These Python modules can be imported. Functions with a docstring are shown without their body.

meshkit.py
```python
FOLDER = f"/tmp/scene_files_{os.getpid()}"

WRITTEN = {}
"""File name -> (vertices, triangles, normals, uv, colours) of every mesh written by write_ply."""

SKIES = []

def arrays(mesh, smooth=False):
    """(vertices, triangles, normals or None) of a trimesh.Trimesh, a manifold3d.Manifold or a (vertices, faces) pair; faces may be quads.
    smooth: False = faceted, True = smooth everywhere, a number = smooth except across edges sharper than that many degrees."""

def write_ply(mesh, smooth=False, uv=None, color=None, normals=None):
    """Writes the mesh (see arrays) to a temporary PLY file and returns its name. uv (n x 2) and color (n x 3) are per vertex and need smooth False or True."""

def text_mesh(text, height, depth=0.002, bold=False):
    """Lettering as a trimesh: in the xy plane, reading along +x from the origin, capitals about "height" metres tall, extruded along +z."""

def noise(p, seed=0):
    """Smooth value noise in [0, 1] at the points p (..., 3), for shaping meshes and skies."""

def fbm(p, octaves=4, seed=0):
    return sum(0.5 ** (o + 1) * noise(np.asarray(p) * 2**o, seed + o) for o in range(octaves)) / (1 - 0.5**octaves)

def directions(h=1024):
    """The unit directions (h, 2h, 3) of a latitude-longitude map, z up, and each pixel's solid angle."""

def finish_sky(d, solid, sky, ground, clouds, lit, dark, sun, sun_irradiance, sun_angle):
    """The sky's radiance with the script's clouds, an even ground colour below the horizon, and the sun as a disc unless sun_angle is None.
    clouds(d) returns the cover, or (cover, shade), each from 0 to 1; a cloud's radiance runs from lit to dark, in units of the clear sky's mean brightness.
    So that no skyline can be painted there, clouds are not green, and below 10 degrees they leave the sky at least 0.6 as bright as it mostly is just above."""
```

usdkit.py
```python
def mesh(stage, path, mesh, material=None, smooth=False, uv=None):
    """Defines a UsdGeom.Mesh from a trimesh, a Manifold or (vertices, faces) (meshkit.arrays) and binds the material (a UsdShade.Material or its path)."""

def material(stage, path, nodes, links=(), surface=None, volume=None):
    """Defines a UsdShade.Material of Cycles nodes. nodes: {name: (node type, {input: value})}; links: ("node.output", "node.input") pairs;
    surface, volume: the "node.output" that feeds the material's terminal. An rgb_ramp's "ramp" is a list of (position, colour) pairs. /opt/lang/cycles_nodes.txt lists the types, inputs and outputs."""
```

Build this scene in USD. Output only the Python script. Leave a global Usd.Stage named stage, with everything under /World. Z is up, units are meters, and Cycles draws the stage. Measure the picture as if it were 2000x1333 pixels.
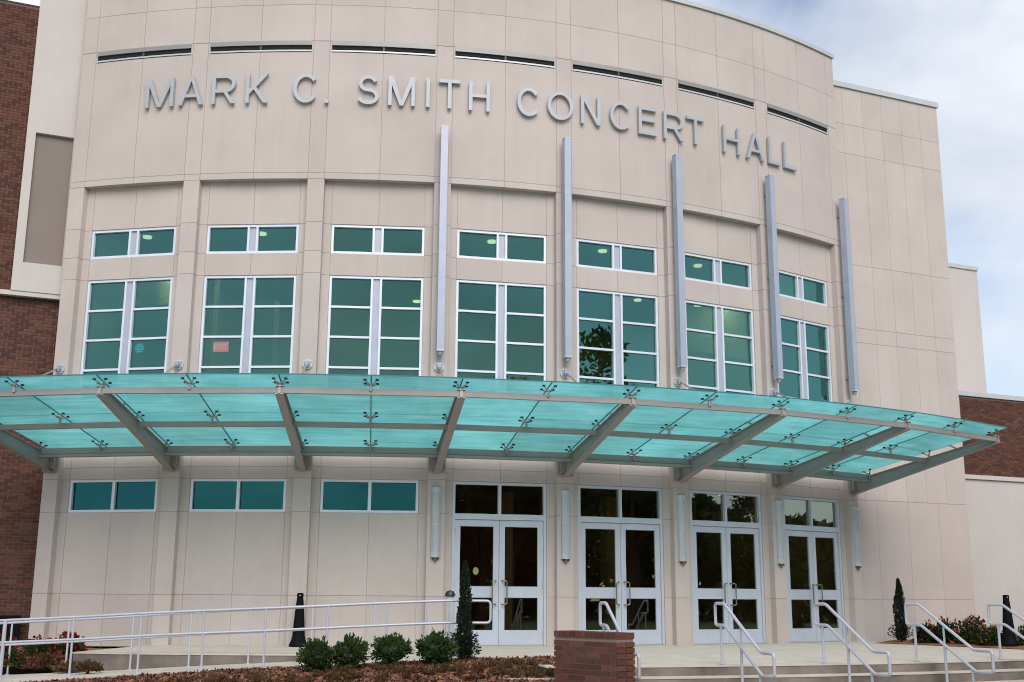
import math, random
import numpy as np
import trimesh
import usdkit, meshkit
from pxr import Usd, UsdGeom, UsdLux, UsdShade, Gf, Sdf

stage = Usd.Stage.CreateInMemory()
UsdGeom.SetStageUpAxis(stage, UsdGeom.Tokens.z)
UsdGeom.SetStageMetersPerUnit(stage, 1.0)
world = UsdGeom.Xform.Define(stage, '/World')
stage.SetDefaultPrim(world.GetPrim())
UsdGeom.Scope.Define(stage, '/World/Looks')
sin, cos, pi = math.sin, math.cos, math.pi

# ------------------------------------------------------------------ camera
F_PX, PITCH, YAW, ROLL, EYE, DIST = 2256.0, 0.21792, 0.10206, -0.00658, 0.9494, 42.661
fw = np.array([cos(PITCH) * sin(YAW), cos(PITCH) * cos(YAW), sin(PITCH)])
rt = np.array([cos(YAW), -sin(YAW), 0.0])
up = np.cross(rt, fw)
rt, up = cos(ROLL) * rt - sin(ROLL) * up, sin(ROLL) * rt + cos(ROLL) * up
cam = UsdGeom.Camera.Define(stage, '/World/camera')
m = Gf.Matrix4d(*rt, 0, *up, 0, *(-fw), 0, 0, -DIST, EYE, 1)
cam.AddTransformOp().Set(m)
cam.CreateHorizontalApertureAttr(36.0)
cam.CreateVerticalApertureAttr(36.0 * 1333 / 2000)
cam.CreateFocalLengthAttr(36.0 * F_PX / 2000)
cam.CreateClippingRangeAttr(Gf.Vec2f(0.1, 5000))
cam.CreateExposureAttr(0.80)

# ------------------------------------------------------------------ sky and sun (bright overcast with thin blue gaps)
SUN_EL, SUN_DIR = math.radians(41), np.array([0.12, -0.99])
SUN_DIR = SUN_DIR / np.linalg.norm(SUN_DIR)
SUN_ROT = math.atan2(SUN_DIR[0], SUN_DIR[1])
SKY_STRENGTH = 0.10
CLOUD = (5.3, 5.5, 5.9)
sky_mat = usdkit.material(stage, '/World/Looks/sky_material', {
    'tc': ('texture_coordinate', {}),
    'map': ('mapping', {'scale': (1.0, 1.0, 2.1), 'location': (1.7, 0.4, 0.3)}),
    'n1': ('noise_texture', {'scale': 2.3, 'detail': 7, 'roughness': 0.52, 'distortion': 0.35}),
    'r1': ('rgb_ramp', {'ramp': [(0.36, (0.15, 0.15, 0.15)), (0.46, (0.6, 0.6, 0.6)), (0.58, (1, 1, 1))]}),
    'n2': ('noise_texture', {'scale': 4.2, 'detail': 6, 'roughness': 0.55, 'distortion': 0.2}),
    'r2': ('rgb_ramp', {'ramp': [(0.35, (3.9, 4.25, 4.9)), (0.62, CLOUD)]}),
    'sky': ('sky_texture', {'sky_type': 'single_scattering', 'sun_disc': False, 'sun_elevation': SUN_EL, 'sun_rotation': SUN_ROT,
                            'air_density': 1.0, 'aerosol_density': 1.0, 'ozone_density': 1.0}),
    'mx': ('mix_color', {}),
    'bg': ('background_shader', {'strength': SKY_STRENGTH}),
}, [('tc.generated', 'map.vector'), ('map.vector', 'n1.vector'), ('map.vector', 'n2.vector'), ('n1.fac', 'r1.fac'), ('n2.fac', 'r2.fac'),
    ('r1.color', 'mx.fac'), ('sky.color', 'mx.a'), ('r2.color', 'mx.b'), ('mx.result', 'bg.color')], surface='bg.background')
dome = UsdLux.DomeLight.Define(stage, '/World/sky')
UsdShade.MaterialBindingAPI.Apply(dome.GetPrim()).Bind(sky_mat)
dome.GetPrim().SetCustomDataByKey('kind', 'structure')
sun = UsdLux.DistantLight.Define(stage, '/World/sun')
sun.CreateNormalizeAttr(True) if hasattr(sun, 'CreateNormalizeAttr') else None
sun.CreateIntensityAttr(0.40)
sun.CreateAngleAttr(42.0)
sun.CreateColorAttr(Gf.Vec3f(1.0, 0.965, 0.92))
sd = np.array([SUN_DIR[0] * cos(SUN_EL), SUN_DIR[1] * cos(SUN_EL), sin(SUN_EL)])
sx = np.cross([0, 0, 1], sd); sx /= np.linalg.norm(sx); sy = np.cross(sd, sx)
sun.AddTransformOp().Set(Gf.Matrix4d(*sx, 0, *sy, 0, *sd, 0, 0, 0, 0, 1))

# ------------------------------------------------------------------ helpers
counts = {}
def path_for(parent, name):
    n = counts.get((parent, name), 0); counts[(parent, name)] = n + 1
    return f'{parent}/{name}' if n == 0 else f'{parent}/{name}_{n:03d}'

def tagp(prim, label=None, category=None, group=None, kind=None):
    for k, v in (('label', label), ('category', category), ('group', group), ('kind', kind)):
        if v: prim.SetCustomDataByKey(k, v)
    return prim

class Thing:
    def __init__(s, name, label=None, category=None, base=(0, 0, 0), group=None, kind=None):
        s.path = path_for('/World', name); s.base = np.array(base, float)
        s.x = UsdGeom.Xform.Define(stage, s.path)
        s.x.AddTranslateOp().Set(Gf.Vec3d(*map(float, base)))
        tagp(s.x.GetPrim(), label, category, group, kind)
    def part(s, name, mesh, mat, label=None, smooth=False, kind=None):
        return Part(s, s.path, name, mesh, mat, label, smooth, kind)

class Part:
    def __init__(s, thing, parent, name, mesh, mat, label, smooth, kind):
        s.thing, s.path = thing, path_for(parent, name)
        v, f = vf(mesh)
        p = usdkit.mesh(stage, s.path, (v - thing.base, f), mat, smooth=smooth)
        tagp(p.GetPrim(), label, kind=kind)
    def part(s, name, mesh, mat, label=None, smooth=False, kind=None):
        return Part(s.thing, s.path, name, mesh, mat, label, smooth, kind)

def solo(name, mesh, mat, label=None, category=None, group=None, kind=None, smooth=False):
    path = path_for('/World', name); v, f = vf(mesh)
    p = usdkit.mesh(stage, path, (v, f), mat, smooth=smooth)
    tagp(p.GetPrim(), label, category, group, kind)
    return path

def copy_of(src, name, base, rotz, label):
    path = path_for('/World', name)
    x = UsdGeom.Xform.Define(stage, path)
    x.AddTranslateOp().Set(Gf.Vec3d(*map(float, base)))
    if rotz: x.AddRotateZOp().Set(math.degrees(rotz))
    x.GetPrim().GetReferences().AddInternalReference(src.path)
    x.GetPrim().SetInstanceable(True)
    tagp(x.GetPrim(), label)
    return x

def vf(mesh):
    if isinstance(mesh, MB): return mesh.arrays()
    if hasattr(mesh, 'vertices'): return np.asarray(mesh.vertices, float), np.asarray(mesh.faces, int)
    v, f = np.asarray(mesh[0], float), np.asarray(mesh[1], int)
    if f.shape[1] == 4: f = np.vstack([f[:, [0, 1, 2]], f[:, [0, 2, 3]]])
    return v, f

QB = np.array([[0, 3, 2, 1], [4, 5, 6, 7], [0, 1, 5, 4], [1, 2, 6, 5], [2, 3, 7, 6], [3, 0, 4, 7]])
class MB:
    """collects simple solids into one mesh"""
    def __init__(s): s.v, s.f, s.n = [], [], 0
    def add(s, v, f):
        v, f = np.asarray(v, float), np.asarray(f, int)
        if f.shape[1] == 4: f = np.vstack([f[:, [0, 1, 2]], f[:, [0, 2, 3]]])
        s.v.append(v); s.f.append(f + s.n); s.n += len(v); return s
    def mesh(s, t): return s.add(*vf(t))
    def hexa(s, c):
        c = np.asarray(c, float)
        q = QB
        if np.dot(np.cross(c[1] - c[0], c[3] - c[0]), c[4] - c[0]) < 0: q = QB[:, ::-1]
        return s.add(c, q)
    def box(s, x0, x1, y0, y1, z0, z1):
        return s.hexa([(x0, y0, z0), (x1, y0, z0), (x1, y1, z0), (x0, y1, z0), (x0, y0, z1), (x1, y0, z1), (x1, y1, z1), (x0, y1, z1)])
    def fbox(s, fr, u0, u1, w0, w1, z0, z1):
        return s.hexa([fr(u0, w0, z0), fr(u1, w0, z0), fr(u1, w1, z0), fr(u0, w1, z0), fr(u0, w0, z1), fr(u1, w0, z1), fr(u1, w1, z1), fr(u0, w1, z1)])
    def arc(s, a0, a1, r0, r1, z0, z1, n=4):
        """closed curved block between azimuths a0,a1, radii r0,r1, heights z0,z1"""
        A = np.linspace(a0, a1, n + 1)
        v = []
        for a in A:
            for r, z in ((r0, z0), (r1, z0), (r1, z1), (r0, z1)): v.append(pol(a, r, z))
        f = []
        for i in range(n):
            b, c = 4 * i, 4 * i + 4
            for k in range(4):
                k2 = (k + 1) % 4
                f.append((b + k, c + k, c + k2, b + k2))
        f.append((0, 1, 2, 3)); e = 4 * n; f.append((e + 3, e + 2, e + 1, e))
        f = np.array(f)
        return s.add(v, f[:, ::-1])
    def beam(s, a, b, w, h, upv=(0, 0, 1), w2=None, h2=None):
        """rectangular bar from a to b, width w, height h, optionally tapering"""
        a, b = np.array(a, float), np.array(b, float); d = b - a; d /= np.linalg.norm(d)
        x = np.cross(d, upv); x /= np.linalg.norm(x); y = np.cross(x, d)
        w2, h2 = w2 or w, h2 or h
        c = [a - x*w/2 - y*h/2, a + x*w/2 - y*h/2, a + x*w/2 + y*h/2, a - x*w/2 + y*h/2]
        e = [b - x*w2/2 - y*h2/2, b + x*w2/2 - y*h2/2, b + x*w2/2 + y*h2/2, b - x*w2/2 + y*h2/2]
        return s.hexa(c + e)
    def tube(s, pts, r, seg=8, closed=False):
        pts = np.asarray(pts, float); n = len(pts); rr = np.broadcast_to(r, n)
        t = np.gradient(pts, axis=0); t /= np.linalg.norm(t, axis=1)[:, None]
        x = np.cross(t[0], (0, 0, 1) if abs(t[0][2]) < .9 else (1, 0, 0)); x /= np.linalg.norm(x)
        v = []
        for i in range(n):
            x = x - t[i] * np.dot(x, t[i]); x /= np.linalg.norm(x); y = np.cross(t[i], x)
            for k in range(seg):
                a = 2 * pi * k / seg; v.append(pts[i] + rr[i] * (cos(a) * x + sin(a) * y))
        f = []
        for i in range(n - 1):
            for k in range(seg):
                k2 = (k + 1) % seg
                f.append((i*seg + k, i*seg + k2, (i+1)*seg + k2)); f.append((i*seg + k, (i+1)*seg + k2, (i+1)*seg + k))
        v.append(pts[0]); v.append(pts[-1])
        for k in range(seg):
            k2 = (k + 1) % seg
            f.append((n*seg, k2, k)); f.append((n*seg + 1, (n-1)*seg + k, (n-1)*seg + k2))
        return s.add(v, f)
    def lathe(s, prof, c=(0, 0, 0), seg=20):
        """profile of (radius, z) revolved about the vertical through c"""
        v, f, n = [], [], len(prof)
        for r, z in prof:
            for k in range(seg):
                a = 2*pi*k/seg; v.append((c[0] + r*cos(a), c[1] + r*sin(a), c[2] + z))
        for i in range(n - 1):
            for k in range(seg):
                k2 = (k+1) % seg; f.append((i*seg+k, i*seg+k2, (i+1)*seg+k2, (i+1)*seg+k))
        return s.add(v, f)
    def arrays(s): return np.vstack(s.v), np.vstack(s.f)

def pol(a, r, z=0.0): return np.array([r * sin(a), -r * cos(a), z])
def frame(a, r):
    """local frame on the drum: u to the right along the wall, w outwards, z up"""
    o, t, n = pol(a, r), np.array([cos(a), sin(a), 0]), np.array([sin(a), -cos(a), 0])
    return lambda u, w, z: o + u * t + w * n + np.array([0, 0, z])
def plane(o2, ang):
    o = np.array([*o2, 0.0]); t = np.array([cos(ang), sin(ang), 0]); n = np.array([sin(ang), -cos(ang), 0])
    return lambda u, w, z: o + u * t + w * n + np.array([0, 0, z])
def fillet(pts, rad, n=5):
    """round the corners of a polyline"""
    pts = [np.array(p, float) for p in pts]; out = [pts[0]]
    for a, b, c in zip(pts, pts[1:], pts[2:]):
        d1, d2 = (a - b), (c - b); l1, l2 = np.linalg.norm(d1), np.linalg.norm(d2)
        r = min(rad, l1 * .45, l2 * .45); p, q = b + d1 / l1 * r, b + d2 / l2 * r
        for t in np.linspace(0, 1, n): out.append((1-t)**2 * p + 2*t*(1-t) * b + t*t * q)
    out.append(pts[-1]); return np.array(out)

# ------------------------------------------------------------------ materials
def mat(name, nodes, links, surface='p.BSDF', volume=None):
    return usdkit.material(stage, '/World/Looks/' + name, nodes, links, surface=surface, volume=volume)

def rough_mat(name, c1, c2, scale=6.0, rough=0.85, bump=0.0, bscale=80.0, rnd=0.0, streak=False, spec=0.3, metallic=0.0):
    """two-tone mottled matte surface, optional fine relief, optional tone shift per object, optional vertical rain streaks"""
    nodes = {'g': ('geometry', {}), 'n': ('noise_texture', {'scale': scale, 'detail': 5, 'roughness': 0.6}),
             'r': ('rgb_ramp', {'ramp': [(0.3, c1), (0.7, c2)]}),
             'p': ('principled_bsdf', {'roughness': rough, 'specular_ior_level': spec, 'metallic': metallic})}
    links = [('g.position', 'n.vector'), ('n.fac', 'r.fac')]
    last = 'r.color'
    if rnd:
        nodes.update({'o': ('object_info', {}), 'mr': ('map_range', {'from_min': 0, 'from_max': 1, 'to_min': 1 - rnd, 'to_max': 1 + rnd}),
                      'h': ('hsv', {})})
        links += [('o.random', 'mr.value'), ('mr.result', 'h.value'), (last, 'h.color')]; last = 'h.color'
    if streak:
        nodes.update({'sm': ('mapping', {'scale': (9, 9, 0.35)}), 'sn': ('noise_texture', {'scale': 1.0, 'detail': 4}),
                      'sr': ('rgb_ramp', {'ramp': [(0.30, (0.975, 0.973, 0.972)), (0.55, (1, 1, 1))]}), 'sx': ('mix_color', {'blend_type': 'multiply', 'fac': 1.0})})
        links += [('g.position', 'sm.vector'), ('sm.vector', 'sn.vector'), ('sn.fac', 'sr.fac'), (last, 'sx.a'), ('sr.color', 'sx.b')]; last = 'sx.result'
    if bump:
        nodes.update({'bn': ('noise_texture', {'scale': bscale, 'detail': 3}), 'b': ('bump', {'strength': 0.5, 'distance': bump})})
        links += [('g.position', 'bn.vector'), ('bn.fac', 'b.height'), ('b.normal', 'p.normal')]
    links.append((last, 'p.base_color'))
    return mat(name, nodes, links)

def plain(name, c, rough=0.5, metallic=0.0, spec=0.5, bump=0.0):
    return rough_mat(name, tuple(x * .94 for x in c), tuple(min(1, x * 1.05) for x in c), scale=3.0, rough=rough, metallic=metallic, spec=spec, bump=bump)

M_PRECAST = rough_mat('precast_material', (0.462, 0.402, 0.368), (0.525, 0.460, 0.424), 0.7, 0.88, 0.002, 140, 0.03, True)
M_PRECAST_PALE = rough_mat('pale_render_material', (0.50, 0.455, 0.425), (0.54, 0.495, 0.465), 0.9, 0.9, 0.001, 160, 0.02, True)
M_JOINT = plain('joint_material', (0.44, 0.385, 0.355), 0.95)
M_TAUPE = rough_mat('taupe_panel_material', (0.215, 0.175, 0.155), (0.235, 0.192, 0.17), 1.0, 0.85)
M_COPING = plain('coping_metal_material', (0.50, 0.52, 0.52), 0.38, 0.2)
M_ALU = plain('window_frame_material', (0.66, 0.685, 0.76), 0.42, 0.1)
M_ALU_GREY = plain('mullion_recess_material', (0.40, 0.42, 0.50), 0.45, 0.1)
M_DOOR = plain('door_frame_material', (0.50, 0.545, 0.615), 0.4, 0.15)
M_STEEL = plain('canopy_steel_material', (0.31, 0.295, 0.28), 0.5, 0.1)
M_BRIGHT = plain('fitting_steel_material', (0.42, 0.41, 0.39), 0.3, 0.7)
M_BLACK = plain('black_fitting_material', (0.012, 0.014, 0.016), 0.4)
M_DARK = plain('dark_void_material', (0.006, 0.006, 0.006), 0.9)
M_LOUVRE = plain('louvre_frame_material', (0.27, 0.265, 0.25), 0.45, 0.2)
M_DARKMETAL = plain('dark_metal_material', (0.07, 0.07, 0.07), 0.5, 0.2)
M_FIN = plain('column_light_material', (0.36, 0.40, 0.485), 0.4, 0.15)
M_LETTER = plain('letter_material', (0.40, 0.415, 0.44), 0.55, 0.25)
M_RAIL = plain('rail_paint_material', (0.46, 0.47, 0.525), 0.35, 0.1)
M_CONC = rough_mat('concrete_material', (0.47, 0.41, 0.345), (0.58, 0.51, 0.435), 2.2, 0.9, 0.003, 60)
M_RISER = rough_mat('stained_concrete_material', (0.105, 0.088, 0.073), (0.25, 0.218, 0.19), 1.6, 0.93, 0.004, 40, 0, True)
M_BLACKPL = plain('black_plastic_material', (0.004, 0.004, 0.005), 0.7, 0.0, 0.12)
M_BRONZE = plain('handle_material', (0.22, 0.19, 0.17), 0.35, 0.7)
M_WOODIN = plain('lobby_wood_material', (0.26, 0.12, 0.055), 0.6)
M_INWALL = plain('interior_wall_material', (0.62, 0.56, 0.40), 0.8)
M_INDARK = plain('interior_dark_material', (0.05, 0.05, 0.045), 0.9)
M_CEIL = plain('ceiling_material', (0.32, 0.33, 0.32), 0.9)
M_LAMPGLASS = plain('sconce_glass_material', (0.45, 0.49, 0.53), 0.25)
M_BARK = rough_mat('bark_material', (0.045, 0.03, 0.02), (0.09, 0.065, 0.045), 9, 0.95, 0.01, 30)
M_MULCH = rough_mat('mulch_material', (0.17, 0.066, 0.034), (0.33, 0.15, 0.08), 22, 0.95, 0.02, 90)
M_ASPHALT = rough_mat('asphalt_material', (0.045, 0.045, 0.047), (0.06, 0.06, 0.062), 4, 0.95)
M_GRASS = rough_mat('lawn_material', (0.035, 0.06, 0.018), (0.06, 0.095, 0.03), 3, 0.95)
M_MORTAR = plain('mortar_material', (0.215, 0.16, 0.135), 0.95)
BR = [tuple(tuple(x * .64 for x in c) for c in ab) for ab in [((0.150, 0.058, 0.038), (0.185, 0.076, 0.050)), ((0.125, 0.050, 0.035), (0.150, 0.062, 0.042)), ((0.175, 0.075, 0.052), (0.215, 0.095, 0.066)), ((0.105, 0.045, 0.034), (0.13, 0.058, 0.042))]]
M_BRICK = [rough_mat(f'brick_material_{"abcd"[i]}', a, b, 14, 0.92, 0.004, 70, 0.10) for i, (a, b) in enumerate(BR)]
def emit(name, c, s): return mat(name, {'e': ('emission', {'color': c, 'strength': s})}, [], surface='e.emission')
M_LIT = emit('lit_lamp_material', (1.0, 0.82, 0.58), 1.7)
M_LITROW = emit('lit_lamp_row_material', (1.0, 0.86, 0.66), 20.0)
M_LITWARM = emit('lit_warm_lamp_material', (1.0, 0.58, 0.26), 4.0)
M_EXIT = emit('exit_sign_material', (1.0, 0.13, 0.22), 1.5)
M_EXITTXT = emit('exit_text_material', (1.0, 0.28, 0.36), 1.6)
M_STICK = plain('teal_sticker_material', (0.02, 0.30, 0.34), 0.4)
M_YELLOW = plain('yellow_sticker_material', (0.24, 0.29, 0.05), 0.5)

def glass(name, trans, refl, f0, f1):
    return mat(name, {
        'g': ('geometry', {}), 'n': ('noise_texture', {'scale': 0.9, 'detail': 2}), 'b': ('bump', {'strength': 0.02, 'distance': 0.05}),
        't': ('transparent_bsdf', {'color': trans}), 's': ('glossy_bsdf', {'color': refl, 'roughness': 0.0}),
        'fr': ('layer_weight', {'blend': 0.35}), 'mr': ('map_range', {'from_min': 0, 'from_max': 1, 'to_min': f0, 'to_max': f1}),
        'm': ('mix_closure', {})},
        [('g.position', 'n.vector'), ('n.fac', 'b.height'), ('b.normal', 's.normal'), ('fr.facing', 'mr.value'), ('mr.result', 'm.fac'),
         ('t.BSDF', 'm.closure1'), ('s.BSDF', 'm.closure2')], surface='m.closure')
M_GLASS = glass('window_glass_material', (0.50, 0.66, 0.57), (0.21, 0.50, 0.47), 0.19, 0.9)
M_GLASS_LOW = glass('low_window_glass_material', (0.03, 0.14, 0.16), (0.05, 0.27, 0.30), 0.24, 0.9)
M_DOORGLASS = glass('door_glass_material', (0.62, 0.60, 0.52), (0.8, 0.9, 0.82), 0.10, 0.7)
# frosted blue-green canopy glass: lets light through diffusely, a little clear, a little shiny
M_CANOPY = mat('canopy_glass_material', {
    'g': ('geometry', {}), 'o': ('object_info', {}), 'mp': ('mapping', {'scale': (0.6, 0.6, 34.0)}),
    'n': ('noise_texture', {'scale': 1.5, 'detail': 4, 'roughness': 0.6}),
    'r': ('rgb_ramp', {'ramp': [(0.3, (0.30, 0.70, 0.72)), (0.52, (0.46, 0.83, 0.85)), (0.72, (0.64, 0.94, 0.95))]}),
    'n2': ('noise_texture', {'scale': 0.8, 'detail': 5, 'roughness': 0.65}), 'r2': ('rgb_ramp', {'ramp': [(0.32, (0.80, 0.82, 0.80)), (0.6, (1, 1, 1))]}), 'mu': ('mix_color', {'blend_type': 'multiply', 'fac': 1.0}),
    'mr': ('map_range', {'from_min': 0, 'from_max': 1, 'to_min': 0.84, 'to_max': 1.08}), 'h': ('hsv', {}),
    'tl': ('translucent_bsdf', {}), 'tp': ('transparent_bsdf', {'color': (0.62, 0.92, 0.91)}), 'gl': ('glossy_bsdf', {'roughness': 0.08, 'color': (0.8, 0.95, 0.95)}),
    'df': ('diffuse_bsdf', {'color': (0.22, 0.52, 0.52)}),
    'm0': ('mix_closure', {'fac': 0.16}), 'm1': ('mix_closure', {'fac': 0.33}), 'm2': ('mix_closure', {'fac': 0.06})},
    [('g.position', 'mp.vector'), ('mp.vector', 'n.vector'), ('n.fac', 'r.fac'), ('o.random', 'mr.value'), ('mr.result', 'h.value'), ('g.position', 'n2.vector'), ('n2.fac', 'r2.fac'), ('r.color', 'mu.a'), ('r2.color', 'mu.b'), ('mu.result', 'h.color'),
     ('h.color', 'tl.color'), ('tl.BSDF', 'm0.closure1'), ('df.BSDF', 'm0.closure2'), ('m0.closure', 'm1.closure1'), ('tp.BSDF', 'm1.closure2'),
     ('m1.closure', 'm2.closure1'), ('gl.BSDF', 'm2.closure2')], surface='m2.closure')
M_GLASSEDGE = plain('glass_edge_material', (0.03, 0.16, 0.17), 0.3)

def leaf_mat(name, stops, trans=0.3):
    return mat(name, {'g': ('geometry', {}), 'r': ('rgb_ramp', {'ramp': stops}), 'p': ('principled_bsdf', {'roughness': 0.55, 'specular_ior_level': 0.35}),
                      't': ('translucent_bsdf', {}), 'm': ('mix_closure', {'fac': trans})},
               [('g.random_per_island', 'r.fac'), ('r.color', 'p.base_color'), ('r.color', 't.color'), ('p.BSDF', 'm.closure1'), ('t.BSDF', 'm.closure2')], surface='m.closure')
M_BOX = leaf_mat('boxwood_leaf_material', [(0, (0.035, 0.07, 0.015)), (0.45, (0.095, 0.15, 0.028)), (1, (0.34, 0.38, 0.07))])
M_CYP = leaf_mat('conifer_leaf_material', [(0, (0.010, 0.022, 0.010)), (0.7, (0.025, 0.045, 0.016)), (1, (0.05, 0.07, 0.02))])
M_TREE = leaf_mat('tree_leaf_material', [(0, (0.035, 0.06, 0.014)), (0.6, (0.08, 0.12, 0.03)), (1, (0.16, 0.20, 0.06))])
M_SHRUBRED = leaf_mat('red_shrub_leaf_material', [(0, (0.03, 0.05, 0.012)), (0.5, (0.07, 0.075, 0.015)), (0.72, (0.15, 0.10, 0.02)), (1, (0.22, 0.04, 0.02))])
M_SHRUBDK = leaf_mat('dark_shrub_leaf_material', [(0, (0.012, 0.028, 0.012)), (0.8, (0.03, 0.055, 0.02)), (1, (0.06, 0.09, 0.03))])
M_RED = leaf_mat('red_petal_material', [(0, (0.20, 0.008, 0.012)), (1, (0.42, 0.025, 0.03))])
M_ORANGE = leaf_mat('orange_petal_material', [(0, (0.45, 0.10, 0.015)), (1, (0.60, 0.25, 0.03))])
M_FLOWERGREEN = leaf_mat('flower_leaf_material', [(0, (0.03, 0.06, 0.012)), (0.7, (0.07, 0.12, 0.02)), (1, (0.16, 0.22, 0.05))])
M_COVER = leaf_mat('ground_cover_material', [(0, (0.10, 0.055, 0.02)), (0.35, (0.15, 0.13, 0.03)), (0.75, (0.17, 0.21, 0.045)), (1, (0.34, 0.36, 0.08))])
M_CHIP = leaf_mat('bark_chip_material', [(0, (0.07, 0.025, 0.015)), (0.6, (0.27, 0.105, 0.052)), (1, (0.42, 0.22, 0.13))], 0.0)

# ------------------------------------------------------------------ measures of the drum
R, TH0, DTH, HP = 19.435, -0.366006, 0.1371046, 0.175
TH = [TH0 + k * DTH for k in range(8)]
MID = [TH0 + (k + .5) * DTH for k in range(7)]
DW, DF = 0.19, 0.21         # set-back of the bay walls and of the window frames behind the pilaster fronts
Z_TOP, Z_SOFF = 14.73, 9.52
G = 0.0038                   # half a joint
HALF = R * DTH / 2
RW = R - DW

# ------------------------------------------------------------------ ground
gx = np.array([-400, -60, -30, -14, 0, 14, 30, 60, 400.0]); V = [(x, y, -0.66 - 0.006 * max(0, abs(x) - 60) * 0) for y in gx for x in gx]
Fq = [(j*9+i, j*9+i+1, (j+1)*9+i+1, (j+1)*9+i) for j in range(8) for i in range(8)]
solo('ground', (np.array(V), np.array(Fq)), M_GRASS, kind='structure')
mb = MB(); mb.arc(-1.1, 1.1, 28.2, 46.0, -0.72, -0.652, 40)
solo('forecourt', mb, M_CONC, kind='structure')

# ------------------------------------------------------------------ concert hall
hall = Thing('concert_hall', 'pale precast concert hall with tall curved front, teal windows and four glass door pairs', 'building')
# backing walls, full height at the pilasters, recessed in the bays
core = MB(); core.arc(TH[0] - HP/R, TH[7] + HP/R, R - 0.5, R - 0.0135, Z_SOFF + 0.02, Z_TOP - 0.14, 40)
hall.part('upper_wall', core, M_JOINT)
hall.part('roof', MB().arc(TH[0] - HP/R, TH[7] + HP/R, 4.0, R - 0.05, Z_TOP - 0.6, Z_TOP - 0.45, 30), M_CEIL)
for k in range(8):
    a = TH[k]
    pil = hall.part('pilaster', MB().fbox(frame(a, R), -HP + .012, HP - .012, -0.55, -0.0135, -0.05, Z_SOFF + 0.01), M_JOINT)
    zs = [-0.05, 0.95, 2.566, 3.231, 4.85, 7.463, 7.939, 8.575, Z_SOFF - 0.001]
    for z0, z1 in zip(zs, zs[1:]):
        pil.part('pilaster_block', MB().fbox(frame(a, R), -HP, HP, -0.26, 0.0, z0 + (G if z0 > 0 else 0), z1 - G), M_PRECAST)
# upper drum panels
bands = [(Z_SOFF, 9.655), (9.655, 12.405), (12.67, 13.52), (13.52, 14.62)]
for k in range(7):
    cuts = [TH[k] + HP/R, MID[k], TH[k+1] - HP/R]
    for z0, z1 in bands:
        for a0, a1 in zip(cuts, cuts[1:]):
            hall.part('upper_panel', MB().arc(a0 + G/R, a1 - G/R, R - 0.30 if z0 == Z_SOFF else R - 0.06, R, z0 + (0 if z0 == Z_SOFF else G), z1 - G, 4), M_PRECAST)
for k in range(8):
    a = TH[k]
    for z0, z1 in [(Z_SOFF, 9.655), (9.655, 12.665), (12.67, 13.52), (13.52, 14.62)]:
        hall.part('upper_panel', MB().arc(a - HP/R + G/R, a + HP/R - G/R, R - 0.06, R, z0 + G, z1 - G, 1), M_PRECAST)
for k in range(7):
    hall.part('parapet_coping', MB().arc(TH[k] - (HP/R + .002 if k == 0 else 0), TH[k+1] + (HP/R + .002 if k == 6 else -.0004), R - 0.45, R + 0.045, 14.62, Z_TOP, 6), M_COPING)
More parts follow.
